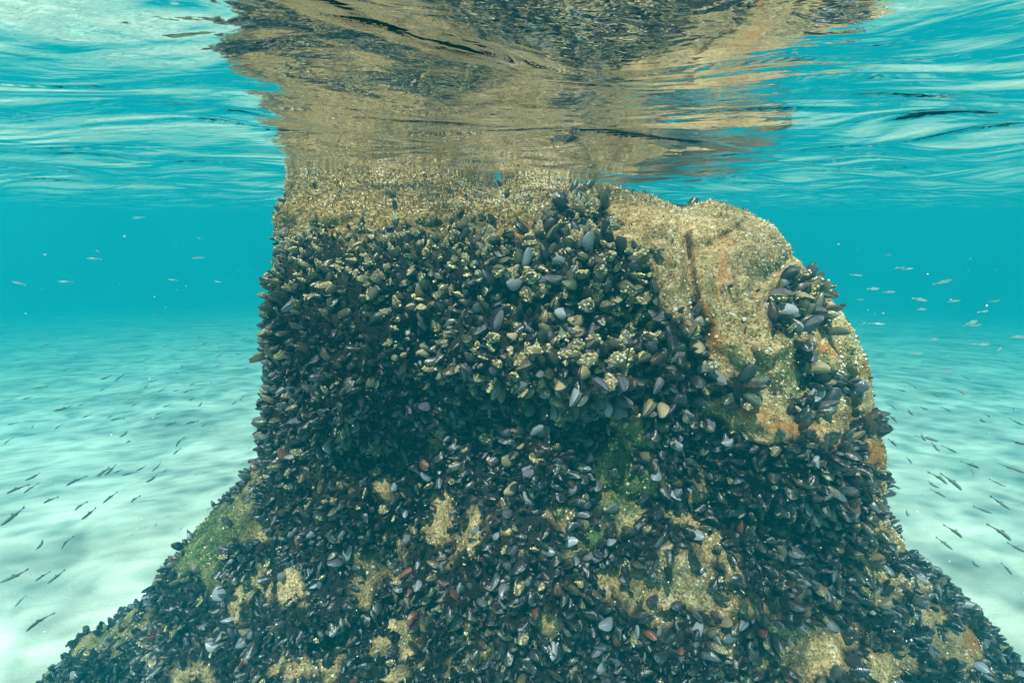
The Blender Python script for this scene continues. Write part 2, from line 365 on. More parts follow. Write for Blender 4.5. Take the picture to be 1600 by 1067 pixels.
BARE = [(1190, 590, 60, 60, 1.6, 20), (1375, 640, 30, 60, 1.6, 0), (1190, 1000, 100, 40, 1.2, 25), (1070, 905, 60, 40, 1.2, 30), (1440, 960, 60, 24, 1.0, 15), (1130, 350, 70, 40, 1.5, 20), (1210, 370, 60, 40, 1.4, 40), (1300, 450, 60, 40, 1.4, 50), (1330, 600, 90, 90, 1.5, 0), (1385, 700, 40, 120, 1.5, 0), (1260, 400, 90, 50, 1.5, 45), (1170, 560, 90, 60, 1.3, 40), (1175, 430, 130, 100, 1.6, 30), (1030, 350, 100, 50, 1.4, 15), (1060, 420, 45, 70, 1.3, -10), (1200, 640, 100, 45, 1.3, 5), (1320, 660, 60, 50, 1.3, 0), (1372, 740, 22, 110, 1.6, 0), (1330, 520, 50, 90, 1.2, 20),
        (975, 740, 40, 85, 1.5, 12), (930, 835, 60, 16, 1.1, -35), (1010, 760, 22, 40, .8, 30), (690, 820, 26, 70, 1.1, 5), (740, 830, 16, 50, 1, 0), (680, 690, 18, 60, .8, 15), (1010, 930, 90, 45, 1.1, 25), (1120, 960, 60, 45, 1.1, 50),
        (1220, 1020, 110, 30, 1.3, 12), (1390, 1040, 70, 30, 1.0, 0), (1500, 1010, 50, 35, 1.2, 20), (1400, 905, 80, 16, 1.0, 12), (1400, 850, 30, 30, .9, 40), (560, 920, 30, 45, .9, 15), (640, 1000, 35, 40, .9, 0), (400, 830, 45, 30, .9, -20),
        (330, 840, 34, 60, 1.2, 25), (480, 1040, 60, 25, 1.0, -10), (160, 1000, 50, 25, .8, -30), (1100, 860, 30, 30, .8, 0), (600, 770, 18, 40, .7, 0), (300, 1050, 60, 20, .7, -10), (300, 870, 40, 30, 1.1, -30), (370, 800, 50, 30, 1.1, -30), (200, 985, 60, 20, .9, -25), (860, 990, 40, 25, .8, 0), (1080, 900, 50, 40, 1.1, 30), (1160, 980, 50, 60, 1.0, 40), (1300, 1000, 60, 30, .9, 10), (620, 860, 30, 40, .8, 0), (980, 800, 25, 50, 1.1, 20), (500, 760, 20, 40, .6, 0), (820, 860, 20, 20, .6, 0)]
CLUMP = [(1236, 480, 40, 50, 1.5, 30), (1262, 640, 30, 24, 1.5, -20), (1252, 560, 16, 30, .9, 0), (1290, 600, 50, 18, 1.1, 10), (1350, 668, 20, 20, 1.4, 0), (1270, 760, 90, 60, 2, 0), (1335, 700, 26, 26, 1.2, 0),
         (905, 340, 46, 30, 1.4, -20), (1000, 715, 30, 22, .9, 0), (1150, 610, 24, 40, 1.1, 0), (1180, 1000, 40, 60, .9, -30), (1100, 970, 70, 26, .8, 15)]
def masks(P, N=None):
    px, py = proj(P); n = fbm(P * 13, 4, .8) * np.where(px > 1130, .30, .42) * np.where(py < 680, .8, 1)
    inb = 1.0 / (1 + np.exp(-(py - (362 + 26 * fbm(P * 7, 3, .7) - (np.clip(px - 800, 0, 160)) * .22)) / 13))    # mussels begin below the turf line
    bare = blob(px, py, BARE) + np.clip(fbm(P * 7.5 + 2, 3, .7) - .42, 0, 1) * 2.0 * np.clip((py - 690) / 60, 0, 1); cl = blob(px, py, CLUMP)
    mus = inb * np.clip(.5 + 3.2 * (.50 - bare - n * .75), 0, 1)
    mus = np.maximum(mus, np.clip((cl + n * .6 - .45) * 3, 0, 1))
    if N is not None: mus = mus * np.clip((P[:, 1] < 2.0) * 1.0, 0, 1)
    turf = np.clip((1 - inb) * (1 - .9 * np.clip((cl - .4) * 3, 0, 1)), 0, 1) * np.clip((1060 - px) / 90, .25, 1)
    return mus, turf, np.clip(blob(px, py, ORANGE) + 0, 0, 1), np.clip(blob(px, py, GREEN), 0, 1), px, py

ROCK_LAB = {'rock_block': ('broad mussel covered rock block reaching up to the water surface', 'rock'),
            'boulder': ('rounded tan boulder with a bare face right of the mussel covered block', 'boulder'),
            'rock_footing': ('wide dark rock footing that spreads onto the pale sand', 'rock'),
            'sunken_rock': ('dark sunken rock behind the tan boulder mirrored in the surface', 'rock')}
allV, allQ, off = [], [], 0
for name, (V, Q), mat in ROCKS:
    org = [V[:, 0].mean(), V[:, 1].mean(), V[:, 2].min()]
    ob = new_mesh(name, V, Q, mat, True, org); tag(ob, *ROCK_LAB[name])
    mus, turf, og, gr, _, _ = masks(V)
    if name == 'sunken_rock': mus = .75 + .3 * fbm(V * 5, 2); turf[:] = 0
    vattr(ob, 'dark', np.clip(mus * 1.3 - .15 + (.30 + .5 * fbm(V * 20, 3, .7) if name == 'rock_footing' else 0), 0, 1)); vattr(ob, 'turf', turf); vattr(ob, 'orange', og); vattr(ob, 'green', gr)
    if name != 'sunken_rock':
        allV.append(V); allQ.append(Q + off); off += len(V)
AV, AQ = np.concatenate(allV), np.concatenate(allQ)
bvh = BVHTree.FromPolygons([tuple(v) for v in AV], [tuple(q) for q in AQ])
a, b, c_, d_ = [AV[AQ[:, k]] for k in range(4)]
FN = np.cross(c_ - a, d_ - b); FA = np.linalg.norm(FN, axis=1); FN /= FA[:, None] + 1e-12; FA *= .5; FC = (a + b + c_ + d_) / 4
VN = np.zeros_like(AV)
for k in range(4): np.add.at(VN, AQ[:, k], FN * FA[:, None])
for _ in range(3):
    T = np.zeros_like(VN)
    for k in range(4):
        for j in range(4): np.add.at(T, AQ[:, k], VN[AQ[:, j]])
    VN = T / (np.linalg.norm(T, axis=1)[:, None] + 1e-9)

def scatter(n, weight_fn, spacing, keep=None):
    """n candidate points on the rocks, thinned so that neighbours keep the spacing apart"""
    P0 = FC; wgt = FA * weight_fn(P0, FN)
    if wgt.sum() <= 0: return np.zeros((0, 3)), np.zeros((0, 3))
    k = rng.choice(len(FC), n, p=wgt / wgt.sum())
    uv = rng.random((n, 2)); q = AQ[k]
    W = np.stack([(1 - uv[:, 0]) * (1 - uv[:, 1]), uv[:, 0] * (1 - uv[:, 1]), uv[:, 0] * uv[:, 1], (1 - uv[:, 0]) * uv[:, 1]], 1)
    P = sum(AV[q[:, j]] * W[:, j:j + 1] for j in range(4)); N = sum(VN[q[:, j]] * W[:, j:j + 1] for j in range(4))
    N /= np.linalg.norm(N, axis=1)[:, None] + 1e-9
    if spacing > 0:
        seen = {}; ok = np.zeros(n, bool); C = np.floor(P / spacing).astype(int)
        for i in range(n):
            cx, cy2, cz = C[i]; good = True
            for dx in (-1, 0, 1):
                for dy in (-1, 0, 1):
                    for dz in (-1, 0, 1):
                        for j in seen.get((cx + dx, cy2 + dy, cz + dz), ()):
                            e = P[i] - P[j]
                            if e @ e < spacing * spacing: good = False; break
                        if not good: break
                    if not good: break
                if not good: break
            if good: ok[i] = True; seen.setdefault((cx, cy2, cz), []).append(i)
        P, N = P[ok], N[ok]
    # drop points buried inside a neighbouring rock
    keepi = []
    for i in range(len(P)):
        o = Vector(P[i] + N[i] * .006); loc, nn, _, dist = bvh.ray_cast(o, Vector(N[i]), 1.0)
        keepi.append(loc is None or nn.dot(Vector(N[i])) < 0)
    keepi = np.array(keepi, bool) if len(P) else np.zeros(0, bool)
    return P[keepi], N[keepi]

# ------------------------------------------------------------------ mussel shells
def shell_half(side, nu=9, nv=6, seed=0, gape=.02):
    r = np.random.default_rng(seed)
    u = np.linspace(0, 1, nu) ** .9; v = np.linspace(-1, 1, nv)
    Wd = .63 * (1 + .14 * r.standard_normal()) ; Th = .21 * (1 + .15 * r.standard_normal()); bend = .10 + .05 * r.standard_normal()
    V, A = [], []
    for i, uu in enumerate(u):
        wv = Wd * .5 * (math.sin(math.pi * min(1, uu ** .8 * .985 + .012)) ** .55) * (.55 + .55 * uu)
        th = Th * (math.sin(math.pi * min(1, uu ** .62 * .985 + .01)) ** .7)
        for j, vv in enumerate(v):
            x = uu; y = bend * math.sin(math.pi * uu) + wv * vv
            z = side * (th * (1 - vv * vv) ** .62 + gape * uu)
            V.append((x, y, z)); A.append(uu * .78 + .22 * vv * vv if uu > .5 else uu * .78 + .11 * vv * vv)
    F = []
    for i in range(nu - 1):
        for j in range(nv - 1):
            q = [i * nv + j, (i + 1) * nv + j, (i + 1) * nv + j + 1, i * nv + j + 1]
            F.append(q[::-1] if side < 0 else q)
    return np.array(V, np.float32), np.array(F), np.array(A, np.float32)

TINTS = {'blue-black': (.012, .015, .022), 'inky black': (.006, .007, .008), 'dark brown': (.035, .018, .010), 'dull violet': (.055, .050, .085), 'olive green': (.035, .055, .022),
         'pale grey-blue': (.16, .18, .20), 'reddish': (.13, .040, .025), 'straw striped': (.26, .20, .10)}
LOOKS = list(TINTS)
LOOK_P = np.array([.32, .26, .12, .06, .08, .07, .010, .055])

def basis(N, n):
    """length axis leans off the rock, broad side turned every way but more often up"""
    L = N * .75 + rng.standard_normal((n, 3)) * .55 + np.array([0, -.1, .05]); L /= np.linalg.norm(L, axis=1)[:, None]
    U = np.array([0, -.15, .6]) + rng.standard_normal((n, 3)) * .75
    Zx = U - L * np.sum(U * L, 1)[:, None]; Zx /= np.linalg.norm(Zx, axis=1)[:, None]
    Yx = np.cross(Zx, L); return L, Yx, Zx

wm = lambda P, N: np.where(masks(P, N)[0] < .3, np.where((proj(P)[1] < 420) & (proj(P)[0] > 940), 0, .006), np.clip(masks(P, N)[0], .02, 1)) * np.where(P[:, 2] < -.02, 1, 0) * np.where(N[:, 1] > .55, .12, 1)
PM, NM = scatter(100000, lambda P, N: wm(P, N) * np.where(proj(P)[1] > 640, 1.5, 1), .0168)
n = len(PM); pxm, pym = proj(PM)
LX, LY, LZ = basis(NM, n)
dist = np.linalg.norm(PM - [0, 0, CAMZ], axis=1)
size = rng.uniform(.034, .060, n) * np.where(pxm > 760, 1.12, .88) * np.where((pxm > 800) & (pym < 640), 1.2, 1)
size *= np.where(pym < 420, .85, 1)
size *= np.where(rng.random(n) < .10, 1.3, 1) * np.where(rng.random(n) < .3, .72, 1)
size = np.clip(size, .02, np.where(pym > 640, .060, .068))
look = rng.choice(len(LOOKS), n, p=LOOK_P / LOOK_P.sum())
crustp = .06 + .62 * np.exp(-((pym - 385) / 80) ** 2) + .4 * np.exp(-((pym - 560) / 45) ** 2 - ((pxm - 860) / 190) ** 2) + .25 * np.exp(-((pym - 450) / 60) ** 2 - ((pxm - 650) / 180) ** 2)
film = np.clip(.12 + .95 * np.clip((620 - pym) / 200, 0, 1) + .25 * np.clip((pxm - 1100) / 200, 0, 1), 0, 1) * rng.random(n) ** 1.3  # khaki film, heavier on upper shells to paint in their sunlit look
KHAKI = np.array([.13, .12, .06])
crust = np.where(rng.random(n) < crustp, rng.uniform(.6, 1, n), 0.0)
vary = np.clip(1 + .9 * fbm(PM * 4.5 + 8, 2), .3, 2)
root = PM - NM * (size * .12)[:, None]

def shell_merge(idx, name):
    protos = [(shell_half(1, 8, 5, k), shell_half(-1, 8, 5, k)) for k in range(6)]
    Vs, Fs, As, Ts, Cs, o = [], [], [], [], [], 0
    for i in idx:
        for (pv, pf, pa) in protos[i % 6]:
            v = root[i] + size[i] * (pv[:, :1] * LX[i] + pv[:, 1:2] * LY[i] + pv[:, 2:] * LZ[i])
            Vs.append(v); Fs.append(pf + o); As.append(pa); o += len(v)
            t = np.array(TINTS[LOOKS[look[i]]]) * (.7 + .8 * ((i * 37 % 101) / 101)); t = t * (1 - film[i]) + KHAKI * film[i]; t = t * (.40 if pym[i] > 700 else .75) * vary[i]; t = np.array((.22, .24, .27)) if (pym[i] > 600 and i % 23 == 0) else (np.array((.16, .05, .03)) if pym[i] > 600 and i % 61 == 0 else t); Ts.append(np.tile(t, (len(v), 1)))  # low shells tinted darker: shade at the rock's foot put into colour
            cc = crust[i] * np.clip((pv[:, 0] - .25) * 2.4, 0, 1); Cs.append(cc)
    for i in range(m_):
        ss = .010 + .014 * rng.random()
        for (pv, pf, pa) in pv1:
            v = PS[i] + ss * (pv[:, :1] * sL[i] + pv[:, 1:2] * sY[i] + pv[:, 2:] * sZ[i])
            Vs.append(v); Fs.append(pf + o); As.append(pa); o += len(v); cc = np.zeros(len(v)); Cs.append(cc)
            t = np.array((.014, .014, .016)) * (1 + 3 * (i % 7 == 0)) + KHAKI * (.35 if i % 5 == 0 else 0); Ts.append(np.tile(t, (len(v), 1)))
    ob = new_mesh(name, np.concatenate(Vs), np.concatenate(Fs), M_SHELL)
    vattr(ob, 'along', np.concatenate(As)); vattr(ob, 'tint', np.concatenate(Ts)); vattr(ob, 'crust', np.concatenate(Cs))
    return ob

# which mussels show largest from here: unhidden ones by apparent size
cp = Vector((0, 0, CAMZ)); app = np.zeros(n)
for i in range(n):
    if not (0 < pxm[i] < 1600 and 330 < pym[i] < 1067): continue
    tip = Vector(root[i] + LX[i] * size[i] * .9); dv = tip - cp; L = dv.length
    hit = bvh.ray_cast(cp, dv.normalized(), L - .01)
    if hit[0] is None:
        vd = np.array(dv) / L
        broad = abs(vd @ LZ[i]) * .5 + .35 + .2 * abs(vd @ LY[i])
        app[i] = size[i] / L * math.sqrt(broad) * (1.15 if crust[i] > 0 else 1) * (1.1 if look[i] >= 3 else 1)
big = np.argsort(-app)[:296]
bigset = set(big.tolist())
rest = [i for i in range(n) if i not in bigset]
# spat: thumbnail-sized young mussels between the grown ones
PS, NS = scatter(64000, wm, .0095)
m_ = len(PS); sL, sY, sZ = basis(NS, m_); pv1 = [shell_half(1, 6, 4, 9), shell_half(-1, 6, 4, 9)]
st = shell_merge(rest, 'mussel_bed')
tag(st, 'dense bed of small dark mussels crowded all over the rocks', 'mussels', None, 'stuff')

def region(px, py):
    if px > 1385 or (px > 1300 and py > 830): return 'on the ledge below the boulder'
    if px > 1130 and py < 560: return 'high on the tan boulder face'
    if px > 1165 and py < 670: return 'low on the tan boulder face'
    if px > 1130: return 'on the bulge below the boulder' if py < 860 else 'under the dark bulge'
    if py < 400: return 'in the turf edge' if px < 800 else 'in the top clump'
    if py < 470: return 'just below the turf' if px < 800 else 'below the top clump'
    if py < 545: return 'on the upper flank' if px < 640 else ('above the ridge middle' if px < 900 else 'above the ridge, near boulder')
    if py < 620: return 'on the lower flank' if px < 640 else ('on the sunlit ridge middle' if px < 900 else 'on the ridge near the boulder')
    if py < 720: return 'under the ridge left end' if px < 700 else ('in the shaded hollow' if px < 950 else 'in the hollow near boulder')
    if py < 870: return 'left of the green crevice' if px < 960 else 'beside the green crevice'
    return 'between the low tan patches' if px > 950 else ('at the foot centre' if px > 650 else 'on the low left footing')
# prototypes of single mussels: an Empty with two shell halves, crusted ones with a crust of barnacles
def barnacle(r=1.0, h=.8, k=6):
    a = np.linspace(0, 2 * math.pi, k, endpoint=False)
    ring = lambda q, z: np.stack([np.cos(a) * q, np.sin(a) * q, np.full(k, z)], 1)
    V = np.concatenate([ring(r, -.15), ring(.52 * r, h), ring(.30 * r, h * .55)])
    F = [[i, (i + 1) % k, k + (i + 1) % k, k + i] for i in range(k)] + [[k + i, k + (i + 1) % k, 2 * k + (i + 1) % k, 2 * k + i] for i in range(k)]
    F += [[2 * k, 2 * k + 1, 2 * k + 2, 2 * k + 3], [2 * k, 2 * k + 3, 2 * k + 4, 2 * k + 5]]
    return V.astype(np.float32), np.array(F)
BV, BF = barnacle()
def barnacle_merge(P, N, s, T, name, mat=None, V0=None, F0=None, smooth=False):
    V0 = BV if V0 is None else V0; F0 = BF if F0 is None else F0
    n_ = len(P); U = np.cross(N, rng.standard_normal((n_, 3))); U /= np.linalg.norm(U, axis=1)[:, None]; W = np.cross(N, U)
    hs = rng.uniform(.6, 1.3, n_)
    V = P[:, None] + s[:, None, None] * (V0[None, :, :1] * U[:, None] + V0[None, :, 1:2] * W[:, None] + V0[None, :, 2:] * (N * hs[:, None])[:, None])
    F = F0[None] + (np.arange(n_) * len(V0))[:, None, None]
    ob = new_mesh(name, V.reshape(-1, 3), F.reshape(-1, F0.shape[1]), mat or M_BARN, smooth)
    vattr(ob, 'tint', np.repeat(T, len(V0), 0)); return ob
def crust_points(k, side, pv, pf, m):
    q = pf[rng.integers(0, len(pf), m)]; W = rng.dirichlet((1, 1, 1, 1), m).astype(np.float32)
    P = sum(pv[q[:, j]] * W[:, j:j + 1] for j in range(4)); N = np.cross(pv[q[:, 1]] - pv[q[:, 0]], pv[q[:, 2]] - pv[q[:, 0]])
    N /= np.linalg.norm(N, axis=1)[:, None] + 1e-9
    ok = P[:, 0] > .3; return P[ok], N[ok]
CREAM = np.array([(.68, .55, .27), (.54, .42, .18), (.80, .72, .50), (.40, .33, .15)])
PROTO = {}
def proto(lk, cr, var):
    key = (lk, cr, var)
    if key in PROTO: return PROTO[key]
    r = []
    for side in (1, -1):
        pv, pf, pa = shell_half(side, 13, 9, var, .025)
        ob = new_mesh('shell_half', pv, pf, M_SHELL); COL.objects.unlink(ob)
        t = np.array(TINTS[LOOKS[lk]]) * (.8 + .25 * var)
        vattr(ob, 'along', pa); vattr(ob, 'tint', np.tile(t, (len(pv), 1)))
        vattr(ob, 'crust', (cr * .8) * np.clip((pv[:, 0] - .25) * 2.4, 0, 1)); r.append(ob)
        if cr and side == 1 or (cr and var == 2):
            P, N = crust_points(var, side, pv, pf, 34)
            bo = barnacle_merge(P, N, rng.uniform(.035, .075, len(P)), CREAM[rng.integers(0, 4, len(P))], 'barnacle_crust'); COL.objects.unlink(bo); r.append(bo)
    PROTO[key] = r; return r
def place_mussel(i, label, group, lk=None, cr=None):
    lk = look[i] if lk is None else lk; cr = crust[i] > 0 if cr is None else cr
    e = bpy.data.objects.new('mussel', None); e.empty_display_size = .02; COL.objects.link(e)
    M = Matrix(np.stack([LX[i], LY[i], LZ[i]], 1).tolist())
    e.location = root[i]; e.rotation_euler = M.to_euler(); e.scale = (size[i],) * 3
    tag(e, label, 'mussel', group)
    for p in proto(int(lk), bool(cr), i % 3):
        c = p.copy(); COL.objects.link(c); c.parent = e
    return e
# single mussels that stand out in the photograph, moved onto the nearest chosen shell
SPECIAL = [(873, 925, 'brick red mussel low on the dark footing beside a bare tan patch', 'reddish', False),
           (800, 868, 'deep blue rounded mussel on the dark footing left of the green crevice', 'dull violet', False),
           (1220, 675, 'lone mussel with a white upper edge on the bare ledge of the tan boulder', 'pale grey-blue', False),
           (1300, 945, 'orange rimmed white mussel on the ledge right of the bare tan patches', 'straw striped', False),
           (1250, 922, 'pale mussel with a thin red rim just left of the orange rimmed one', 'pale grey-blue', False),
           (778, 662, 'round green-grey barnacle coated mussel hanging alone in the shaded hollow', 'olive green', True),
           (812, 663, 'smaller round barnacle coated mussel beside the green-grey coated one', 'straw striped', True),
           (735, 580, 'large blue mussel on the left end of the sunlit ridge', 'dull violet', False),
           (852, 540, 'tall cream barnacle coated mussel standing up from the sunlit ridge', 'straw striped', True),
           (800, 590, 'biggest cream coated mussel in the bright middle of the ridge', 'straw striped', True)]
used = set()
for (sx, sy, lab, lk, cr) in SPECIAL:
    cand = sorted(big, key=lambda i: (pxm[i] - sx) ** 2 + (pym[i] - sy) ** 2 + (1e9 if i in used else 0))
    i = cand[0]; used.add(i)
    tgt = Vector(ray(sx, sy)).normalized(); hit = bvh.ray_cast(cp, tgt, 9)
    if hit[0] is not None:
        nn = np.array(hit[1]); nn = nn if nn @ np.array(tgt) < 0 else -nn
        root[i] = np.array(hit[0]) - nn * .002
    L = -np.array(tgt) * .8 + np.array([0, 0, -.1 if cr else .2]) + rng.standard_normal(3) * .2; L /= np.linalg.norm(L)
    U = np.array([.3, -.5, 1.0]); Z = U - L * (U @ L); Z /= np.linalg.norm(Z); LX[i], LY[i], LZ[i] = L, np.cross(Z, L), Z
    size[i] = .055 if 'lone' not in lab else .045
    place_mussel(i, lab, 'mussels growing on the rocks', LOOKS.index(lk), cr)
LABS = []
for i in big:
    if i in used: continue
    reg = region(pxm[i], pym[i]); lk = LOOKS[look[i]]
    tx, ty = proj(np.array(root[i] + LX[i] * size[i])); bx, by = proj(np.array(root[i]))
    dx, dy = tx - bx, ty - by; ln = math.hypot(dx, dy) / (FPX * size[i] / 1.3)
    if ln < .45: pose = 'seen end on'
    else: pose = 'round end ' + (['rightward', 'down right', 'downward', 'down left', 'leftward', 'up left', 'upward', 'up right'][int(round(math.degrees(math.atan2(dy, dx)) / 45)) % 8])
    sz = 'small' if size[i] < .054 else ('large' if size[i] > .062 else 'middling')
    lab = f"{sz} {lk} {'barnacled ' if crust[i] > 0 else ''}mussel, {pose}, {reg}"
    LABS.append((i, lab, reg))

ORD = 'first second third fourth fifth sixth seventh eighth ninth tenth eleventh twelfth thirteenth fourteenth fifteenth sixteenth'.split()
for lab0 in sorted(set(l for _, l, _ in LABS)):
    same = sorted([(pxm[i], i, reg) for i, l, reg in LABS if l == lab0])
    for j, (_, i, reg) in enumerate(same):
        lab = lab0 if len(same) == 1 else f'{lab0}, {ORD[min(j, 15)]} from left'
        if len(lab.split()) > 16: lab = lab.replace('middling ', '').replace(' the ', ' ').replace('pale ', '').replace('near boulder', 'nearby')
        for cut in ('large ', 'small '):
            if len(lab.split()) > 16: lab = lab.replace(cut, '')
        place_mussel(i, lab, 'mussels ' + reg)

# ------------------------------------------------------------------ barnacles, turf and algae on the rocks
pts, nrm = [], []
ci = [i for i in rest if crust[i] > .3 and app[i] > 0]
pr = [shell_half(1, 8, 5, k) for k in range(6)]
for i in ci:
    pv, pf, pa = pr[i % 6]; P, N = crust_points(0, 1, pv, pf, 16)
    M = np.stack([LX[i], LY[i], LZ[i]], 0)
    pts.append(root[i] + size[i] * (P @ M)); nrm.append(N @ M)
PB, NB = np.concatenate(pts), np.concatenate(nrm)
bo = barnacle_merge(PB, NB, rng.uniform(.0014, .0032, len(PB)), CREAM[rng.integers(0, 4, len(PB))], 'shell_barnacles')
tag(bo, 'tiny cream barnacles crusting the shells of the mussel bed', 'barnacles', None, 'stuff')

def w_barn(P, N):
    mus, turf, og, gr, px, py = masks(P, N); nz = fbm(P * 9 + 5, 2)
    return np.clip(1 - mus * 1.4, 0, 1) * np.clip(nz * 2.2 + .35, .05, 1) * np.where(N[:, 1] > .6, .1, 1) * (1 - .6 * gr) * np.where(px > 700, 1, .6)
PB, NB = scatter(26000, w_barn, .0045)
WHITE = np.array([(.62, .57, .42), (.72, .68, .55), (.48, .42, .27), (.55, .42, .30), (.38, .36, .20)])
bo = barnacle_merge(PB, NB, rng.uniform(.0020, .0048, len(PB)) * rng.choice([1, 1.4], len(PB), p=[.85, .15]), WHITE[rng.integers(0, 5, len(PB))], 'rock_barnacles')
tag(bo, 'pale barnacles speckling the bare tan rock faces', 'barnacles', None, 'stuff')

# turf: short crooked fronds
k = 5; fv = []
for j in range(k):
    t = j / (k - 1); wd = .22 * (1 - t * .75)
    fv += [(-wd, .25 * t * t, t), (wd, .25 * t * t, t)]
FV = np.array(fv, np.float32); FF = np.array([[2 * j, 2 * j + 1, 2 * j + 3, 2 * j + 2] for j in range(k - 1)])
def w_turf(P, N):
    mus, turf, og, gr, px, py = masks(P, N); return (turf * np.clip(fbm(P * 24, 3, .7) * 2.2 + .2, .02, 1) + .05 * (mus < .3) + .16 * np.exp(-((py - 385) / 45) ** 2) * (px < 1000)) * np.where(N[:, 1] > .6, .15, 1) * (P[:, 2] < .03)
PT, NT_ = scatter(52000, w_turf, .0026)
GOLD = np.array([(.32, .22, .06), (.50, .35, .11), (.10, .075, .02), (.80, .60, .26), (.04, .035, .012), (.38, .21, .05)])
d = NT_ + rng.standard_normal(NT_.shape) * .55; d /= np.linalg.norm(d, axis=1)[:, None]
tf = barnacle_merge(PT, d, rng.uniform(.004, .012, len(PT)), GOLD[rng.integers(0, 6, len(PT))], 'turf_algae', M_TURF, FV, FF, True)
tag(tf, 'short golden brown turf algae over the sunlit rock top', 'algae', None, 'stuff')
def w_gr(P, N):
    mus, turf, og, gr, px, py = masks(P, N); return gr * (gr > .25)
PG, NG = scatter(9000, w_gr, .004)
GRN = np.array([(.07, .16, .05), (.12, .22, .07), (.04, .09, .03), (.24, .28, .09)])
d = NG + rng.standard_normal(NG.shape) * .6; d /= np.linalg.norm(d, axis=1)[:, None]
gf = barnacle_merge(PG, d, rng.uniform(.005, .013, len(PG)), GRN[rng.integers(0, 4, len(PG))], 'green_algae', M_ALGA, FV, FF, True)
tag(gf, 'soft green algae filling the crevice under the ridge', 'algae', None, 'stuff')

# ------------------------------------------------------------------ sea floor, water surface, water body
def stretch(a, b, c, n):
    t = np.linspace(-1, 1, n); return c + np.where(t < 0, -(c - a) * (-t) ** 2.6, (b - c) * t ** 2.6)
def grid(xs, ys, zf):
    X, Y = np.meshgrid(xs, ys, indexing='ij'); Z = zf(X, Y); nx, ny = len(xs), len(ys)
    V = np.stack([X, Y, Z], -1).reshape(-1, 3); i = np.arange(nx * ny).reshape(nx, ny)
    F = np.stack([i[:-1, :-1], i[1:, :-1], i[1:, 1:], i[:-1, 1:]], -1).reshape(-1, 4); return V, F
def floor_z(X, Y):
    p = np.stack([X * .45, Y * .6, 0 * X], -1)
    return -2.22 - .12 * np.clip(Y - 1.8, 0, 30) - .02 * np.abs(X) + .05 * fbm(p, 3) + .012 * fbm(p * 6, 2)
V, F = grid(stretch(-60, 60, 0, 340), stretch(-8, 75, 2, 340), floor_z)
sf = new_mesh('sea_floor', V, F, mat_sand()); tag(sf, kind='structure')
waves = []
wr = np.random.default_rng(11)
for lam, sl_ in [(2.6, .030), (1.7, .035), (1.1, .045), (.75, .064), (.52, .072), (.36, .070), (.25, .055)]:
    for _ in range(3):
        th = R(90) + wr.normal(0, .8); kk = 2 * math.pi / (lam * wr.uniform(.85, 1.15))
        waves.append((kk * math.cos(th), kk * math.sin(th), wr.uniform(0, 6.28), sl_ / kk * .6))
def water_z(X, Y):
    z = 0 * X
    wx = X + .12 * fbm(np.stack([X * .8, Y * .8, 0 * X], -1), 2); wy = Y + .12 * fbm(np.stack([X * .8 + 9, Y * .8, 0 * X], -1), 2)
    for kx, ky, ph, am in waves:
        z = z + am * np.sin(kx * wx + ky * wy + ph)
    return z
V, F = grid(stretch(-60, 60, 0, 700), stretch(-8, 75, .9, 760), water_z)
ws = new_mesh('water_surface', V, F[:, ::1], mat_water()); tag(ws, kind='structure')

x0, x1, y0, y1, z0, z1 = -62, 62, -10, 77, -9, .75
V = [(x, y, z) for z in (z0, z1) for y in (y0, y1) for x in (x0, x1)]
F = [(0, 2, 3, 1), (4, 5, 7, 6), (0, 1, 5, 4), (2, 6, 7, 3), (0, 4, 6, 2), (1, 3, 7, 5)]
hz = new_mesh('haze', V, F, mat_haze(), False); tag(hz, 'clear teal sea water all round the rocks', 'water', None, 'stuff')

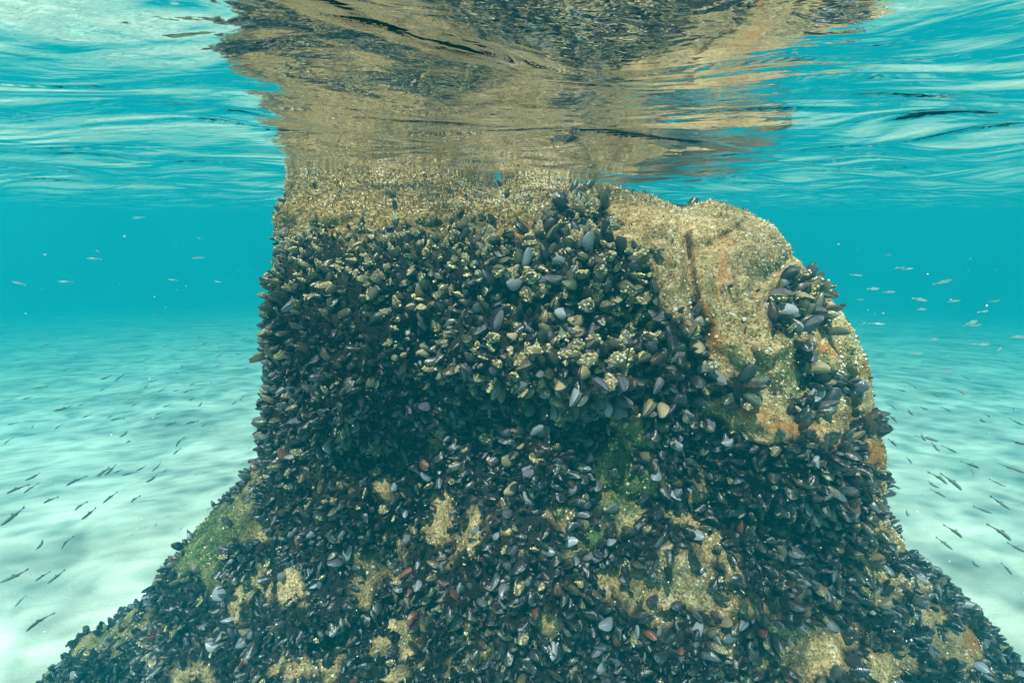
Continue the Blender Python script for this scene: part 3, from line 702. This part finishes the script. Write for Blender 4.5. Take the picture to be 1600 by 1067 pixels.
# ------------------------------------------------------------------ fish
M_FD = mat_fish('dark_fish_skin', (.25, .32, .29), (.42, .48, .44)); M_FS = mat_fish('silver_fish_skin', (.30, .36, .36), (.85, .88, .86)); M_EYE = mat_fish('fish_eye', (.01, .01, .01), (.3, .3, .3))
def fish_meshes(mat, BEND=0):
    st_ = [(0, .012, .012), (.03, .035, .028), (.10, .062, .048), (.22, .085, .062), (.38, .092, .066), (.55, .080, .055), (.72, .052, .034), (.86, .026, .016), (.93, .022, .009)]
    K = 10; V, F = [], []
    for (s, hh, ww) in st_:
        for j in range(K):
            a = 2 * math.pi * j / K; V.append((s - .45, math.cos(a) * ww * .8 + BEND * (s - .4) ** 2, math.sin(a) * hh * .85 - .01 * math.sin(math.pi * s)))
    for i in range(len(st_) - 1):
        for j in range(K): F.append([i * K + j, i * K + (j + 1) % K, (i + 1) * K + (j + 1) % K, (i + 1) * K + j])
    o = len(V); V += [(st_[0][0] - .452, BEND * .16, 0), (st_[-1][0] - .44, BEND * .29, 0)]
    for j in range(0, K, 2):
        F.append([o, (j + 2) % K, (j + 1) % K, j]); e = (len(st_) - 1) * K; F.append([o + 1, e + j, e + (j + 1) % K, e + (j + 2) % K])
    body = new_mesh('fish', V, F, mat)
    def fin(name, out, th=.004):
        m_ = len(out); V = [(x, -th + BEND * (x + .05) ** 2, z) for x, z in out] + [(x, th + BEND * (x + .05) ** 2, z) for x, z in out]
        F = [[i, (i + 1) % m_, m_ + (i + 1) % m_, m_ + i] for i in range(m_)]
        for side in (0, m_):
            for i in range(1, m_ - 2, 2): F.append([side, side + i, side + i + 1, side + i + 2])
        return new_mesh(name, V, F, mat, False)
    tail = fin('tail_fin', [(.45, 0), (.48, .02), (.62, .062), (.60, .02), (.575, 0), (.60, -.02), (.62, -.062), (.48, -.02)])
    dors = fin('dorsal_fin', [(.0, .075), (.03, .12), (.10, .10), (.17, .055)])
    anal = fin('anal_fin', [(.16, -.06), (.18, -.10), (.24, -.08), (.30, -.035)])
    ev = []; eF = []
    bm_v = []
    for i in range(5):
        for j in range(8):
            t = math.pi * i / 4; a = 2 * math.pi * j / 8; ev.append((.018 * math.sin(t) * math.cos(a) - .375, .036 * math.cos(t) + BEND * .1, .018 * math.sin(t) * math.sin(a) + .012))
    for i in range(4):
        for j in range(8): eF.append([i * 8 + j, i * 8 + (j + 1) % 8, (i + 1) * 8 + (j + 1) % 8, (i + 1) * 8 + j])
    eye = new_mesh('eye', ev, eF, M_EYE)
    r = [body, tail, dors, anal, eye]
    for o_ in r: COL.objects.unlink(o_)
    return r
FISH = {'dark': [fish_meshes(M_FD, b_) for b_ in (-.5, -.15, .1, .45)], 'silver': [fish_meshes(M_FS, b_) for b_ in (-.4, 0, .35)]}
def place_fish(px, py, t, kind, yaw, pitch, L, label, group):
    pr_ = random.choice(FISH[kind]); b_ = pr_[0].copy(); COL.objects.link(b_)
    b_.location = at_t(px, py, t); b_.scale = (L, L, L); b_.rotation_euler = (random.gauss(0, .12), pitch, yaw)
    tag(b_, label, 'fish', group)
    for q in (pr_[1:] if t < 3.4 else pr_[1:2]):
        c = q.copy(); COL.objects.link(c); c.parent = b_
# (px, py, distance) read off the photograph; heads point back past the camera, so tails trail away
LEFT = [(52, 745, 2.3), (22, 765, 2.6), (18, 808, 2.1), (45, 764, 2.8), (115, 752, 3.0), (75, 782, 3.0), (160, 738, 2.5), (172, 735, 2.6), (183, 737, 3.1), (200, 740, 3.2), (220, 732, 3.4), (238, 748, 2.6), (245, 730, 3.2),
        (258, 735, 3.5), (208, 781, 2.3), (170, 778, 2.6), (122, 792, 2.8), (138, 803, 2.2), (65, 849, 2.4), (100, 850, 2.2), (18, 902, 2.5), (64, 901, 2.4), (86, 902, 2.2), (30, 940, 3.0), (56, 973, 2.1), (158, 740, 2.9), (275, 706, 2.9),
        (98, 639, 3.0), (42, 622, 3.6), (120, 557, 4.2), (102, 578, 4.4), (165, 590, 3.4), (186, 590, 3.4), (160, 608, 3.8), (236, 596, 3.5), (228, 604, 3.7), (251, 610, 3.5), (275, 610, 4.0), (290, 612, 3.9), (298, 624, 3.0), (314, 631, 2.9),
        (260, 634, 3.8), (248, 646, 4.0), (172, 651, 3.3), (135, 650, 3.8), (180, 655, 3.6), (127, 632, 3.7), (264, 663, 2.7), (298, 660, 3.0), (318, 665, 3.3), (195, 678, 2.7), (202, 689, 3.2), (278, 692, 3.0), (366, 629, 3.1), (376, 624, 3.6),
        (310, 510, 4.6), (312, 527, 4.6), (318, 537, 4.6), (304, 546, 4.4), (258, 541, 4.8), (277, 583, 4.4), (342, 556, 4.3), (372, 553, 4.2), (242, 491, 5.0), (140, 528, 4.6), (18, 662, 3.6), (50, 667, 3.6), (90, 667, 3.4), (10, 690, 3.6),
        (10, 507, 5.0), (140, 500, 5.5), (190, 545, 5.2), (226, 578, 4.5), (330, 598, 4.0), (210, 632, 4.2), (385, 575, 3.6), (392, 560, 3.8), (250, 620, 4.4), (342, 543, 4.8), (60, 606, 4.4), (35, 570, 5.0), (70, 540, 5.2), (100, 533, 5.4),
        (205, 512, 5.6), (300, 600, 4.2), (340, 572, 4.6), (380, 530, 4.4), (390, 514, 5.0), (230, 560, 5.0), (285, 572, 4.8)]
RIGHT = [(1398, 655, 2.7), (1395, 635, 3.4), (1396, 692, 2.4), (1422, 644, 2.6), (1443, 638, 3.4), (1463, 618, 3.0), (1503, 613, 3.4), (1533, 656, 2.6), (1442, 683, 2.5), (1452, 685, 2.7), (1462, 699, 2.7), (1487, 703, 3.2), (1422, 720, 2.6),
         (1521, 727, 2.3), (1521, 741, 2.4), (1471, 748, 2.4), (1492, 755, 2.2), (1457, 757, 2.6), (1468, 771, 2.4), (1400, 760, 3.2), (1417, 801, 2.5), (1566, 787, 2.6), (1537, 797, 3.2), (1495, 832, 2.0), (1569, 834, 1.9), (1592, 857, 2.0),
         (1592, 692, 2.1), (1585, 732, 2.5), (1560, 755, 3.4), (1478, 850, 3.0), (1522, 880, 2.4), (1545, 650, 3.8), (1590, 660, 4.0), (1480, 640, 4.2), (1430, 605, 3.8), (1570, 615, 4.2), (1510, 590, 4.2), (1408, 610, 4.4), (1575, 890, 2.8)]
SILV = [(1366, 451, 2.6), (1390, 456, 2.8), (1475, 440, 2.7), (1439, 468, 3.0), (1491, 470, 2.8), (1440, 483, 3.0), (1520, 503, 2.5), (1524, 508, 2.7), (1540, 486, 3.4), (1590, 526, 2.4), (1538, 538, 2.7), (1562, 545, 3.2), (1458, 530, 3.2),
        (1373, 506, 3.2), (1356, 484, 3.6), (1480, 580, 3.0), (1540, 580, 3.2), (1350, 505, 3.4), (1432, 552, 3.4), (1510, 610, 3.0), (1445, 578, 3.4), (1345, 468, 3.6), (1585, 640, 3.0), (1420, 420, 4.2), (1555, 470, 4.4),
        (1410, 418, 4.0), (1390, 398, 4.4), (145, 404, 3.4), (152, 392, 3.6), (268, 437, 3.2), (308, 403, 3.6), (215, 340, 3.6), (100, 440, 4.0), (310, 372, 4.2), (28, 442, 4.0), (340, 440, 3.8), (1340, 430, 4.0)]
ORD = 'first second third fourth fifth sixth seventh eighth ninth tenth eleventh twelfth thirteenth fourteenth fifteenth sixteenth'.split()
LEVEL = [(0, 'high, level with the turf'), (385, 'high, level with the upper mussels'), (432, 'above the sand horizon'), (480, 'at the far edge of the sand'), (530, 'over the far sand'), (560, 'level with the sunlit ridge'), (585, 'just under ridge level'), (605, 'a little below the ridge'),
         (630, 'level with the hollow'), (655, 'below the hollow'), (690, 'level with the lower mussels'), (745, 'above the footing slope'), (790, 'beside the footing slope'), (880, 'low over the near sand')]
def school(lst, kind, yaw0, jit, where, grp, rng_l):
    bands = {}
    for q in lst: bands.setdefault(max(k for k, (y, _) in enumerate(LEVEL) if q[1] >= y), []).append(q)
    for k, b in bands.items():
        b.sort()
        for j, (px, py, t) in enumerate(b):
            pos = '' if len(b) == 1 else f', {ORD[j]} from left'
            place_fish(px, py, t * 1.08, kind, yaw0 + random.gauss(0, jit), random.gauss(.04, .12), random.uniform(*rng_l), f'{where} {LEVEL[k][1]}{pos}', grp)
school(LEFT, 'dark', R(92), .26, 'grey fish left of the block', 'fish over the sand left of the block', (.052, .086))
school(RIGHT, 'dark', R(88), .26, 'grey fish right of the boulder', 'fish over the sand right of the boulder', (.052, .086))
school([q for q in SILV if q[0] > 800], 'silver', R(180), .35, 'silver fish right of the boulder', 'silver fish right of the boulder', (.055, .085))
school([q for q in SILV if q[0] < 800], 'silver', 0, .4, 'silver fish left of the block', 'silver fish left of the block', (.055, .085))

# suspended specks
ns = 420
P = np.array([at_t(random.uniform(0, 1600), random.uniform(360, 1060), random.uniform(.45, 1.15) if random.random() < .6 else random.uniform(1.1, 3)) for _ in range(ns)])
keep = []
for p in P:
    dv = Vector(p) - cp; keep.append(bvh.ray_cast(cp, dv.normalized(), dv.length + .03)[0] is None)
P = P[np.array(keep)]
N = rng.standard_normal(P.shape); N /= np.linalg.norm(N, axis=1)[:, None]
OV = np.array([(1, 0, 0), (0, 1, 0), (-1, 0, 0), (0, -1, 0), (0, 0, 1), (0, 0, -1)], np.float32); OF = np.array([[0, 1, 4], [1, 2, 4], [2, 3, 4], [3, 0, 4], [1, 0, 5], [2, 1, 5], [3, 2, 5], [0, 3, 5]])
sp = barnacle_merge(P, N, rng.uniform(.0004, .0010, len(P)), np.tile((.8, .8, .75), (len(P), 1)), 'suspended_specks', None, OV, OF)
tag(sp, 'tiny pale specks drifting in the water', 'particles', None, 'stuff')
open('/tmp/stat','w').write(str(('mussels', n, len(PB), len(PT)))); print('mussels', n, 'rock barnacles', len(PB), 'turf', len(PT))
